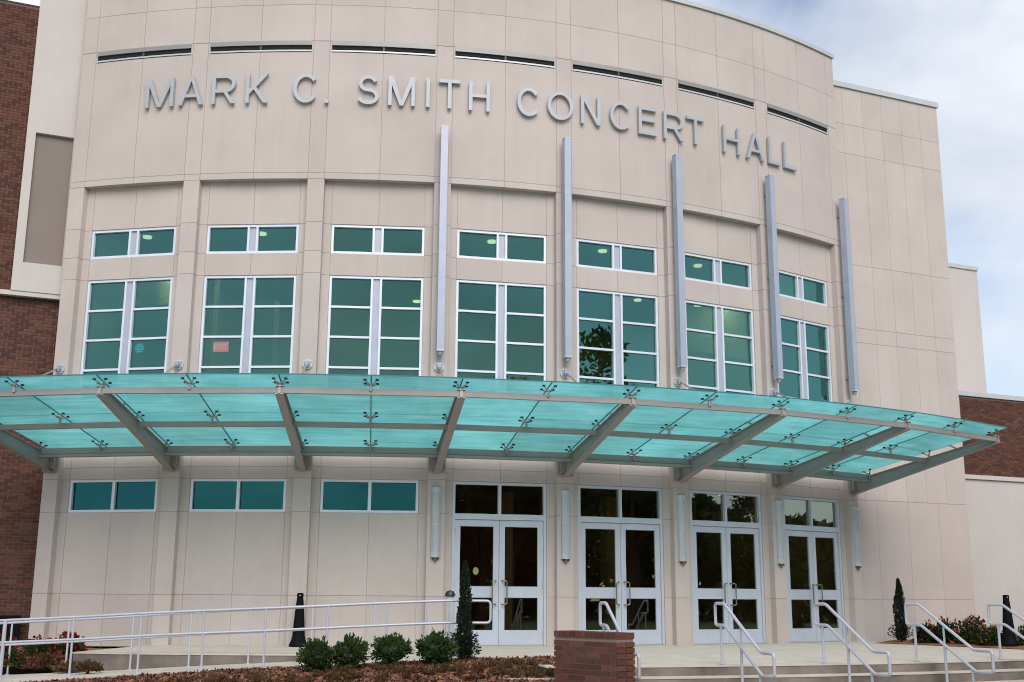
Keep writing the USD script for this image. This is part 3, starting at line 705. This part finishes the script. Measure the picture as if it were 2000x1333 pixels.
# ------------------------------------------------------------------ terrace, steps, ramp
R_T0, R_T1, AZ_SPLIT = 22.6, 26.05, 0.085
ter = Thing('terrace', kind='structure', base=pol(.1, 22))
ter.part('slab', MB().arc(-.236, AZ_SPLIT, RW - .4, R_T0, -.028, -.006, 20).arc(AZ_SPLIT, .62, RW - .4, R_T1, -.028, -.006, 36), M_CONC)
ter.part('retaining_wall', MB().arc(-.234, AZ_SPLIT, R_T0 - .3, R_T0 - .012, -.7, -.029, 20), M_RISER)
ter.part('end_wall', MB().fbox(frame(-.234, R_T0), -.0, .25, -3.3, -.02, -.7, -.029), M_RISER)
stp = Thing('entrance_steps', kind='structure', base=pol(.3, 26))
RIS, TRD = .15, .30
for i in range(1, 5):
    r_ = R_T1 + i * TRD; z = -RIS * i
    s_ = stp.part('step', MB().arc(AZ_SPLIT + .012, .62, R_T1 - .4, r_, z - .018, z - .0, 36), M_CONC)
for i in range(0, 5):
    r_ = R_T1 + i * TRD; z = -RIS * i
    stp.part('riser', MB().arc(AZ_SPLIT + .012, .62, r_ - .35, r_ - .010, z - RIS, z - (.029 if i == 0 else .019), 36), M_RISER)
def ramp_z(a): return float(np.interp(a, [-.40, -.2537, -.2, -.157, -.1165, -.0776, -.0384, -.0011, .039], [-.52, -.345, -.285, -.222, -.172, -.128, -.083, -.038, -.004]))
AA = np.linspace(-.40, .085, 60)
rv, rf_ = [], []
for a in AA:
    z = ramp_z(a) - .003
    for r, zz in ((R_T0 + .004, z), (24.32, z), (24.32, z - .5), (R_T0 + .004, z - .5)): rv.append(pol(a, r, zz))
for i in range(len(AA) - 1):
    b, c = 4*i, 4*i + 4
    for k in range(4): rf_.append((b + k, b + (k+1) % 4, c + (k+1) % 4, c + k))
rf_ += [(0, 3, 2, 1), tuple(4*len(AA) - 4 + i for i in (0, 1, 2, 3))]
solo('ramp', (np.array(rv), np.array(rf_)), M_CONC, kind='structure')

# mulch beds
def mulch_z(a, r):
    m0 = np.interp(a, [-.42, -.25, -.2, -.157, -.1, -.04, 0, .03, .05, .07, .10, .13], [-.52, -.44, -.37, -.29, -.21, -.125, -.065, -.045, .0, .0, -.01, -.05])
    return m0 - .075 * (r - 24.9) + .05 * (meshkit.noise(np.array([a * 40, r * 2, 0])) - .5)
def sheet(a0, a1, r0_, r1_, zf, na, nr, jit=.018, seed=0):
    v, f = [], []
    rr = np.random.default_rng(seed)
    for a in np.linspace(a0, a1, na):
        for r in np.linspace(r0_, r1_, nr): v.append(pol(a, r, zf(a, r) + rr.uniform(-jit, jit)))
    for i in range(na - 1):
        for j in range(nr - 1): q_ = i*nr + j; f.append((q_, q_+nr, q_+nr+1, q_+1))
    return np.array(v), np.array(f)[:, ::-1]
solo('mulch_bed', sheet(-.40, .112, 24.33, 28.0, mulch_z, 260, 70, .014, 1), M_MULCH, kind='structure')
lz = lambda a, r: -.10 - .09 * max(0, r - 20.5)
solo('mulch_bed', sheet(-.44, -.2365, 18.6, 22.58, lz, 60, 60, .015, 2), M_MULCH, kind='structure')
RB = plane(np.array([11.15, -17.5]), -1.07)   # planting bed along the foot of the right wing
pts_r = [(10.74, -17.15), (11.31, -17.98), (11.62, -18.62), (12.0, -19.3), (12.6, -20.45), (13.6, -22.4)]
bv, bf = [], []
for i, (x, y) in enumerate(pts_r):
    t_ = np.array([.86, .51]); 
    for jj in range(8): d_ = jj * .75; bv.append((x + t_[0] * d_, y + t_[1] * d_, .005 + .05 * (jj > 0)))
for i in range(len(pts_r) - 1):
    for jj in range(7): q_ = i*8 + jj; bf.append((q_, q_+1, q_+9, q_+8))
solo('mulch_bed', (np.array(bv), np.array(bf)), M_MULCH, kind='structure')
mbk = MB(); mbk.arc(.058, .112, 26.62, 26.76, -.75, -.118, 12)
solo('kerb', mbk, M_CONC, kind='structure')
rr = np.random.default_rng(11)
def chips(n, af, mat_, label, cat, sz, lift=.012, seed=0, flat=True):
    rr = np.random.default_rng(seed); v = np.zeros((n * 4, 3)); f = np.zeros((n, 4), int)
    for i in range(n):
        p, up_ = af(rr)
        d = rr.normal(size=3); d[2] *= .5; d /= np.linalg.norm(d); e = np.cross(d, (0, 0, 1) if flat else rr.normal(size=3)); e /= np.linalg.norm(e)
        L_, W_ = sz * rr.uniform(.6, 1.5), sz * .35 * rr.uniform(.6, 1.4)
        c = np.array(p) + (0, 0, lift)
        v[i*4:i*4+4] = [c - d*L_ - e*W_, c + d*L_ - e*W_, c + d*L_ + e*W_, c - d*L_ + e*W_]; f[i] = range(i*4, i*4+4)
    return v, f
def on_mulch(rr):
    a, r = rr.uniform(-.38, .108), rr.uniform(24.36, 27.2); return pol(a, r, mulch_z(a, r)), 1
solo('bark_mulch', chips(16000, on_mulch, M_CHIP, '', '', .03, seed=3), M_CHIP, 'loose red brown bark chips covering the bed in front of the ramp', 'bark mulch', kind='stuff')
def tuft_pts(n, seed, tufts, size):
    rr = np.random.default_rng(seed); v, f = [], []
    for (a, r, h) in tufts:
        c = pol(a, r, mulch_z(a, r))
        for _ in range(n):
            d = rr.normal(size=3); d[2] = abs(d[2]) * .8 + .25; d /= np.linalg.norm(d)
            p = c + d * h * rr.uniform(.4, 1.0); q_ = np.cross(d, rr.normal(size=3)); q_ /= np.linalg.norm(q_)
            s_ = size * rr.uniform(.6, 1.3); i = len(v)
            v += [p - q_*s_*.45, p + d*s_*.6, p + q_*s_*.45, p - d*s_*.8]; f.append((i, i+1, i+2, i+3))
    return np.array(v), np.array(f)
tr = np.random.default_rng(21)
tufts = [(tr.uniform(-.20, .105), tr.uniform(25.3, 26.7), tr.uniform(.05, .12)) for _ in range(190)] + [(tr.uniform(.055, .105), tr.uniform(25.2, 26.6), tr.uniform(.06, .12)) for _ in range(50)]
solo('ground_cover', tuft_pts(60, 5, tufts, .032), M_COVER, 'low olive ground cover tufts along the front of the mulch bed', 'ground cover', kind='stuff')

# ------------------------------------------------------------------ brick cheek wall beside the steps
PA, PB = np.array([2.19, -27.06]), np.array([2.83, -28.02])
dAB = PB - PA; LAB = np.linalg.norm(dAB); angAB = math.atan2(dAB[1], dAB[0])
cw = plane(PA, angAB)      # u along the wall towards the viewer, w towards the camera side
cheek = Thing('brick_cheek_wall', 'low brick wall ending the steps, beside the mulch bed', 'wall', (*(PA + dAB / 2), -.66))
cheek.part('wall', MB().fbox(cw, 0.012, LAB - .012, -.31, -.001, -.75, .50), M_MORTAR)
brick_wall(cheek, cw, 0, LAB, -.66, .44, .295, .0715, .0135, 290, depth=.09, seed=8)
# header course along the top, end face bricks
r8 = random.Random(9); u = 0
while u < LAB - .02:
    cheek.part('brick', MB().fbox(cw, u, min(u + .092, LAB), -.32, .012 + r8.uniform(0, .003), .442, .517), M_BRICK[r8.randrange(4)]); u += .1025
endf = plane(PB, angAB + pi / 2)
for j in range(15):
    for s_ in range(2):
        cheek.part('brick', MB().fbox(endf, .0 + s_ * .165, .152 + s_ * .165, -.06, .008, -.66 + j * .0715, -.66 + j * .0715 + .0605), M_BRICK[r8.randrange(4)])

# ------------------------------------------------------------------ railings
def at(a, r, z): return pol(a, r, z)
def ramp_rail(name, r, a0, a1, posts, label, loop):
    T = Thing(name, label, 'railing', at((a0 + a1) / 2, r, ramp_z((a0 + a1) / 2)), 'white tube railings along the ramp')
    A_ = np.linspace(a0, a1, 30)
    zt = lambda a: float(np.interp(a, [-.42, -.2537, -.2, -.157, -.1165, -.0776, -.0384, -.0011, .039, .2], [.33, .534, .599, .662, .711, .752, .798, .845, .885, .885]))
    if not loop:
        for h in (0.0, .335):      # far railing
            T.part('rail', MB().tube([at(a, r, .949 - (.949 - zt(a) + h) * 1.072) for a in A_], .020, 8), M_RAIL, smooth=50)
    else:
        A2 = np.linspace(a0, a1 - .012, 30)
        top = [at(a, r, zt(a)) for a in A2]; bot = [at(a, r, zt(a) - .335) for a in A2[::-1]]
        end = fillet([top[-1], at(a1, r, zt(a1)), at(a1, r, zt(a1) - .335), bot[0]], .07, 6)
        T.part('rail', MB().tube(top[:-1] + list(end) + bot[1:], .020, 8), M_RAIL, smooth=50)
    for i, a in enumerate(posts):
        T.part('post', MB().tube([at(a, r, ramp_z(a) - .01), at(a, r, zt(a) if loop else .949 - (.949 - zt(a)) * 1.072)], .030 if (i == 0 and loop) else .017, 8), M_RAIL, smooth=50)
        T.part('foot_plate', MB().lathe([(0, 0), (.05, 0), (.05, .012), (0, .012)], tuple(at(a, r, ramp_z(a) - .002)), 12), M_RAIL)
    return T
ramp_rail('ramp_railing', 24.2, -.40, .0656, [-.2474, -.3, -.35, -.2010, -.157, -.1165, -.0776, -.0384, -.0011, .0389], 'white tube railing on the near side of the ramp, ending in a rounded loop', True)
ramp_rail('ramp_railing', 22.78, -.40, .036, [-.2347, -.28, -.33, -.186, -.143, -.100, -.055, -.01, .028], 'white two rail tube railing on the far side of the ramp, next to the terrace', False)

AZ_RAIL = [.1197, .1905, .2577, .3265, .3988]
LRAIL = ['white stair handrail half hidden behind the brick cheek wall', 'white stair handrail in front of the third pair of doors, next after the brick wall',
         'white stair handrail in front of the rightmost pair of doors', 'white stair handrail in front of the dark columnar shrub at right', 'white stair handrail cut off by the right edge of the picture']
# built along +x = outwards (radial), origin at the terrace edge
hr = Thing('stair_handrail', LRAIL[0], 'handrail', (0, 0, 0), 'white tube handrails on the entrance steps')
TOP, MIDZ, DROP = .872, .558, .655
pl = fillet([(-.15, 0, MIDZ)] + [(x, 0, z) for x, z in [(-.28, MIDZ), (-.28, TOP), (0, TOP), (1.08, TOP - DROP), (1.42, TOP - DROP), (1.42, MIDZ - DROP), (1.10, MIDZ - DROP), (.02, MIDZ)]] + [(-.15, 0, MIDZ)], .05, 5)
hr.part('rail', MB().tube(pl, .0235, 8), M_RAIL, smooth=50)
for x, zt_ in ((-.11, MIDZ), (.50, MIDZ - DROP * .46), (1.02, MIDZ - DROP * .94)):
    zf = 0 if x < 0 else -RIS * math.ceil(x / TRD)
    hr.part('post', MB().tube([(x, 0, zf - .02), (x, 0, zt_)], .021, 8), M_RAIL, smooth=50)
    hr.part('foot_plate', MB().lathe([(0, 0), (.05, 0), (.05, .012), (0, .012)], (x, 0, zf), 12), M_RAIL)
hr.part('strut', MB().tube([(.50, 0, MIDZ - DROP * .46), (.50, 0, TOP - DROP * .46)], .016, 8), M_RAIL, smooth=50)
def rotate_out(a): return a - pi / 2       # local +x turned to the outward direction at azimuth a
hr.x.GetOrderedXformOps()[0].Set(Gf.Vec3d(*map(float, pol(AZ_RAIL[0], R_T1 - .03)))); hr.x.AddRotateZOp().Set(math.degrees(rotate_out(AZ_RAIL[0])))
for a, l_ in zip(AZ_RAIL[1:], LRAIL[1:]): copy_of(hr, 'stair_handrail', pol(a, R_T1 - .03), rotate_out(a), l_)

# ------------------------------------------------------------------ bollard light, smokers' posts
bol = Thing('bollard_light', 'grey bollard light with black domed cap beside the columnar shrub', 'bollard', (1.0, -23.15, 0))
bol.part('body', MB().lathe([(0, 0), (.075, 0), (.075, .86), (0, .86)], (1.0, -23.15, 0), 18), M_COPING, smooth=40)
bol.part('lens', MB().lathe([(.062, .86), (.062, .95), (0, .95)], (1.0, -23.15, 0), 18), M_LAMPGLASS, smooth=40)
bol.part('cap', MB().lathe([(.085, .95), (.085, .985), (.06, 1.03), (0, 1.05)], (1.0, -23.15, 0), 18), M_BLACK, smooth=40)
bol.part('base', MB().lathe([(.095, 0), (.095, .03), (.076, .05)], (1.0, -23.15, 0), 18), M_BLACK)
def smoker(pos, label):
    T = Thing('ash_receptacle', label, 'ash receptacle', pos, 'black cone shaped ash receptacles')
    p = tuple(pos)
    T.part('base', MB().lathe([(0, 0), (.175, 0), (.178, .03), (.165, .06), (.135, .13), (.12, .20)], p, 24), M_BLACKPL, smooth=40)
    T.part('neck', MB().lathe([(.12, .20), (.107, .40), (.088, .65), (.068, .85), (.058, .93)], p, 24), M_BLACKPL, smooth=40)
    T.part('cap', MB().lathe([(.063, .93), (.063, .985), (.05, 1.0), (0, 1.003)], p, 24), M_BLACKPL, smooth=40)
    T.part('snuff_hole', MB().mesh(trimesh.creation.cylinder(.014, segment=[(p[0], p[1] - .064, p[2] + .955), (p[0], p[1] - .058, p[2] + .955)], sections=10)), M_STEEL)
    return T
smoker((-1.70, -19.60, -.006), 'black cone shaped ash receptacle on the terrace before the second pilaster, behind the ramp railing')
smoker((12.62, -19.5, .05), 'black cone shaped ash receptacle among the shrubs at the right edge')

# ------------------------------------------------------------------ plants
def leaves(n, shape, size, seed, tilt=.6, aspect=.45):
    """leaf quads scattered through a volume: shape(rng) -> (point, outward direction)"""
    rr = np.random.default_rng(seed); v = np.zeros((n*4, 3)); f = np.arange(n*4).reshape(n, 4)
    for i in range(n):
        p, d = shape(rr)
        d = d + rr.normal(size=3) * tilt; d /= np.linalg.norm(d)
        q_ = np.cross(d, rr.normal(size=3)); q_ /= np.linalg.norm(q_); s_ = size * rr.uniform(.6, 1.4)
        v[4*i:4*i+4] = [p - d*s_*.6, p - q_*s_*aspect, p + d*s_, p + q_*s_*aspect]
    return v, f
def boxwood(pos, w, h, seed, label):
    T = Thing('boxwood_shrub', label, 'shrub', pos, 'clipped boxwoods along the ramp'); c = np.array(pos)
    r0 = np.random.default_rng(seed); lob = [(r0.normal(size=3), r0.uniform(.5, 1)) for _ in range(14)]
    shoots = []
    for _ in range(130):
        d = r0.normal(size=3); d[2] = d[2] * .9 + .35; d /= np.linalg.norm(d); shoots.append((d, r0.uniform(.70, 1.16) * (.86 + .3 * meshkit.noise(d * 1.7 + seed * 5.3))))
    def shp(rr):
        d, k = shoots[rr.integers(len(shoots))]
        t = rr.uniform(.45, 1.0) * k; wob = rr.normal(size=3) * .022
        p = c + np.array([d[0]*w*t*(1.06 - .15*(d[2] > .5)), d[1]*w*t, h*.5 + d[2]*h*.52*t]) + wob
        p[2] = max(p[2], c[2] + .02); return p, d + np.array([0, 0, .5])
    T.part('foliage', leaves(3000, shp, .036, seed, .45), M_BOX)
    T.part('stem', MB().tube([c + (0, 0, -.05), c + (.01, 0, .12), c + (.0, .01, h * .5)], [.03, .025, .012], 6), M_BARK)
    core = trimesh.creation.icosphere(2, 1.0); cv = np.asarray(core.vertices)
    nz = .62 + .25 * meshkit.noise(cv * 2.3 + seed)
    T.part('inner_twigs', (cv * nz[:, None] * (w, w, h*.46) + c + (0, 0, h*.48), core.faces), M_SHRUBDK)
    return T
boxwood((-1.02, -25.05, -.15), .245, .46, 1, 'round clipped boxwood, first from the left in the row of four before the ramp')
boxwood((-.55, -24.95, -.11), .265, .47, 2, 'wide clipped boxwood, second from the left in the row of four before the ramp')
boxwood((.05, -24.9, -.075), .25, .46, 3, 'clipped boxwood with a notched top, third from the left in the row before the ramp')
boxwood((.72, -24.7, -.06), .265, .46, 4, 'clipped boxwood nearest the columnar shrub and bollard light')

def columnar(pos, h, w, seed, label, skirt, n=4200):
    T = Thing('columnar_conifer', label, 'conifer', pos, None); c = np.array(pos)
    lean = np.array([.0, 0, 0])
    def shp(rr):
        if rr.random() < skirt:
            a = rr.uniform(0, 2*pi); t = rr.uniform(.0, .22); rad = w * rr.uniform(.3, 1.75) * (1 - t)
            return c + np.array([rad*cos(a), rad*sin(a), .02 + h*t + rad*.35]), np.array([cos(a), sin(a), .7])
        t = rr.uniform(0.02, 1) ** .9; a = rr.uniform(0, 2*pi)
        prof = (1 - t**5) ** .9 * (.86 - .2 * t) * (.72 + .28 * min(1, t * 5)) + .05
        k = meshkit.noise(np.array([a * 1.6 + seed, t * 9, seed * 3.1]))
        rad = w * prof * (.35 + 1.0 * k) * math.sqrt(rr.uniform(.25, 1))
        return c + np.array([rad*cos(a), rad*sin(a), h*t*.985]), np.array([cos(a)*.5, sin(a)*.5, 1.0])
    T.part('foliage', leaves(n, shp, .032, seed, .35, .34), M_CYP)
    T.part('trunk', MB().tube([c + (0, 0, -.05), c + (.005, 0, h*.5), c + (0, 0, h*.93)], [.03, .022, .006], 6), M_BARK)
    return T
columnar((1.165, -24.45, -.01), 1.50, .155, 5, 'dark narrow columnar shrub standing before the leftmost pair of doors', .22)
columnar((11.31, -17.3, .03), 1.38, .165, 6, 'dark columnar shrub against the right wing wall, beside the steps', .12)
def side_branch(pos, seed):
    pass
def shrub(pos, w, h, seed, mat_, label, petals=None, n=1500, group=None, size=.045):
    T = Thing('garden_shrub', label, 'shrub', pos, group); c = np.array(pos)
    def shp(rr):
        d = rr.normal(size=3); d[2] = abs(d[2]); d /= np.linalg.norm(d); k = .65 + .5 * meshkit.noise(d * 2.6 + seed)
        t = rr.uniform(.35, 1) * k; return c + np.array([d[0]*w*t, d[1]*w*t, .02 + d[2]*h*t]), d + np.array([0, 0, .4])
    T.part('foliage', leaves(n, shp, size, seed, .6), mat_)
    T.part('stem', MB().tube([c + (0, 0, -.04), c + (.02, 0, h*.3), c + (0, .02, h*.6)], [.03, .02, .008], 6), M_BARK)
    if petals:
        def shp2(rr):
            d = rr.normal(size=3); d[2] = abs(d[2]); d /= np.linalg.norm(d); k = .70 + .5 * meshkit.noise(d * 2.6 + seed)
            return c + np.array([d[0]*w*k, d[1]*w*k, .03 + d[2]*h*k]), d
        T.part('blossom', leaves(petals[1], shp2, size * 1.0, seed + 50, .5, .6), petals[0])
    return T
shrub((11.72, -17.7, .03), .33, .42, 31, M_SHRUBDK, 'low dark shrub with few red blooms, just right of the right columnar shrub', (M_RED, 30))
shrub((12.0, -18.0, .03), .34, .52, 32, M_SHRUBDK, 'shrub with orange red blooms behind the fourth stair handrail', (M_ORANGE, 50))
shrub((12.36, -18.5, .03), .42, .62, 33, M_SHRUBRED, 'tallest green and reddish shrub between the two rightmost handrails', (M_RED, 50))
shrub((12.48, -19.05, .03), .36, .42, 34, M_SHRUBRED, 'rust coloured low shrub left of the right ash receptacle', (M_ORANGE, 35))
shrub((13.1, -19.5, .03), .38, .50, 35, M_FLOWERGREEN, 'olive green shrub right of the black ash receptacle at the edge', None)
shrub((-5.62, -20.75, -.12), .30, .36, 41, M_FLOWERGREEN, 'clump of red flowers nearest the end of the terrace wall', (M_RED, 230), 900)
shrub((-6.12, -20.85, -.14), .30, .30, 42, M_FLOWERGREEN, 'dark leafy clump with red blooms below the left pilaster', (M_RED, 90), 900)
shrub((-6.75, -20.9, -.12), .32, .36, 43, M_FLOWERGREEN, 'yellow green leafy clump behind the thick left railing post', (M_RED, 60), 900)
shrub((-5.75, -21.8, -.26), .32, .22, 44, M_COVER, 'low rusty clump in front of the red flowers by the ramp', (M_RED, 40), 800)
shrub((-6.35, -21.75, -.24), .34, .26, 46, M_FLOWERGREEN, 'green clump with few dark red blooms between the left railing posts', (M_RED, 60), 900)
shrub((-7.1, -21.6, -.22), .36, .30, 47, M_FLOWERGREEN, 'leafy green clump at the far left edge, behind the railing', (M_RED, 20), 900)
shrub((-5.2, -22.3, -.30), .30, .15, 48, M_COVER, 'low brownish clump left of the straggly plant by the ramp', None, 500)
shrub((-4.75, -22.95, -.26), .26, .16, 45, M_COVER, 'small straggly plant at the foot of the left terrace wall', None, 400)
# stray horizontal branch at the foot of the right conifer is part of its skirt

# trees across the forecourt: out of the frame, mirrored in the doors and windows
def tree(pos, h, w, seed, label, n=5200):
    T = Thing('broadleaf_tree', label, 'tree', pos, 'trees across the forecourt'); c = np.array(pos)
    r0 = np.random.default_rng(seed); clumps = []
    for _ in range(34):
        d = r0.normal(size=3); d /= np.linalg.norm(d); k = r0.uniform(.35, 1)
        clumps.append((np.array([d[0]*w*k, d[1]*w*k, h*.60 + d[2]*h*.36*k]), r0.uniform(.13, .24) * w * 1.3))
    def shp(rr):
        q_, s_ = clumps[rr.integers(len(clumps))]; d = rr.normal(size=3); d /= np.linalg.norm(d)
        return c + q_ + d * s_ * rr.uniform(.4, 1), d + np.array([0, 0, .3])
    T.part('crown', leaves(n * 2, shp, .15, seed, .7), M_TREE)
    tk = MB().tube([c + (0, 0, -.2), c + (.1, 0, h*.25), c + (0, .1, h*.6)], [.26, .2, .08], 8)
    for q_, s_ in clumps[:9]: tk.tube([c + (.08, 0, h*.28), c + q_ * (.55, .55, .8), c + q_], [.1, .06, .02], 6)
    T.part('trunk', tk, M_BARK)
    return T
tree((17.6, -33.2, -.66), 12.5, 4.6, 71, 'tall broadleaf tree mirrored in the tall window of the fifth bay', 7000)
tree((20.5, -31.0, -.66), 9.5, 3.4, 76, 'broad tree beside the tall one, mirrored in the fifth bay', 6000)
tree((10.6, -43.2, -.66), 11.2, 2.6, 77, 'slim tree mirrored low in the tall window over the leftmost doors', 5000)
tA = tree((11.5, -50, -.66), 8.8, 4.4, 72, 'spreading tree across the forecourt, mirrored darkly in the glass of the doors', 7000)
tB = tree((19.0, -50, -.66), 9.2, 4.8, 73, 'dense tree across the forecourt, mirrored darkly in the glass of the doors', 7000)
for x, y, rz, l_ in [(27, -45, 2, 'dark tree right of the dense one, mirrored in the third pair of doors'), (38, -31, 4, 'dark tree off to the right, mirrored in the rightmost doors'),
                     (4.5, -57, 1, 'distant tree straight across from the leftmost doors, mirrored in their glass')]:
    copy_of(tA, 'broadleaf_tree', (x, y, -.66), rz, l_)
def belt_pt(rr):
    t = rr.uniform(0, 1); ang = -.05 + t * 1.9; d = 62 + 10 * rr.uniform()
    hgt = 6.5 + 4.5 * meshkit.noise(np.array([ang * 14, 0, 3.0]))
    p = np.array([4 + sin(ang) * d, -19 - cos(ang) * d, -.66 + hgt * rr.uniform(0, 1) ** .8])
    return p, rr.normal(size=3)
solo('tree_belt', leaves(42000, belt_pt, .6, 90, .5), M_TREE, 'far dark belt of trees beyond the forecourt, mirrored low in the door glass', 'tree belt', kind='stuff')
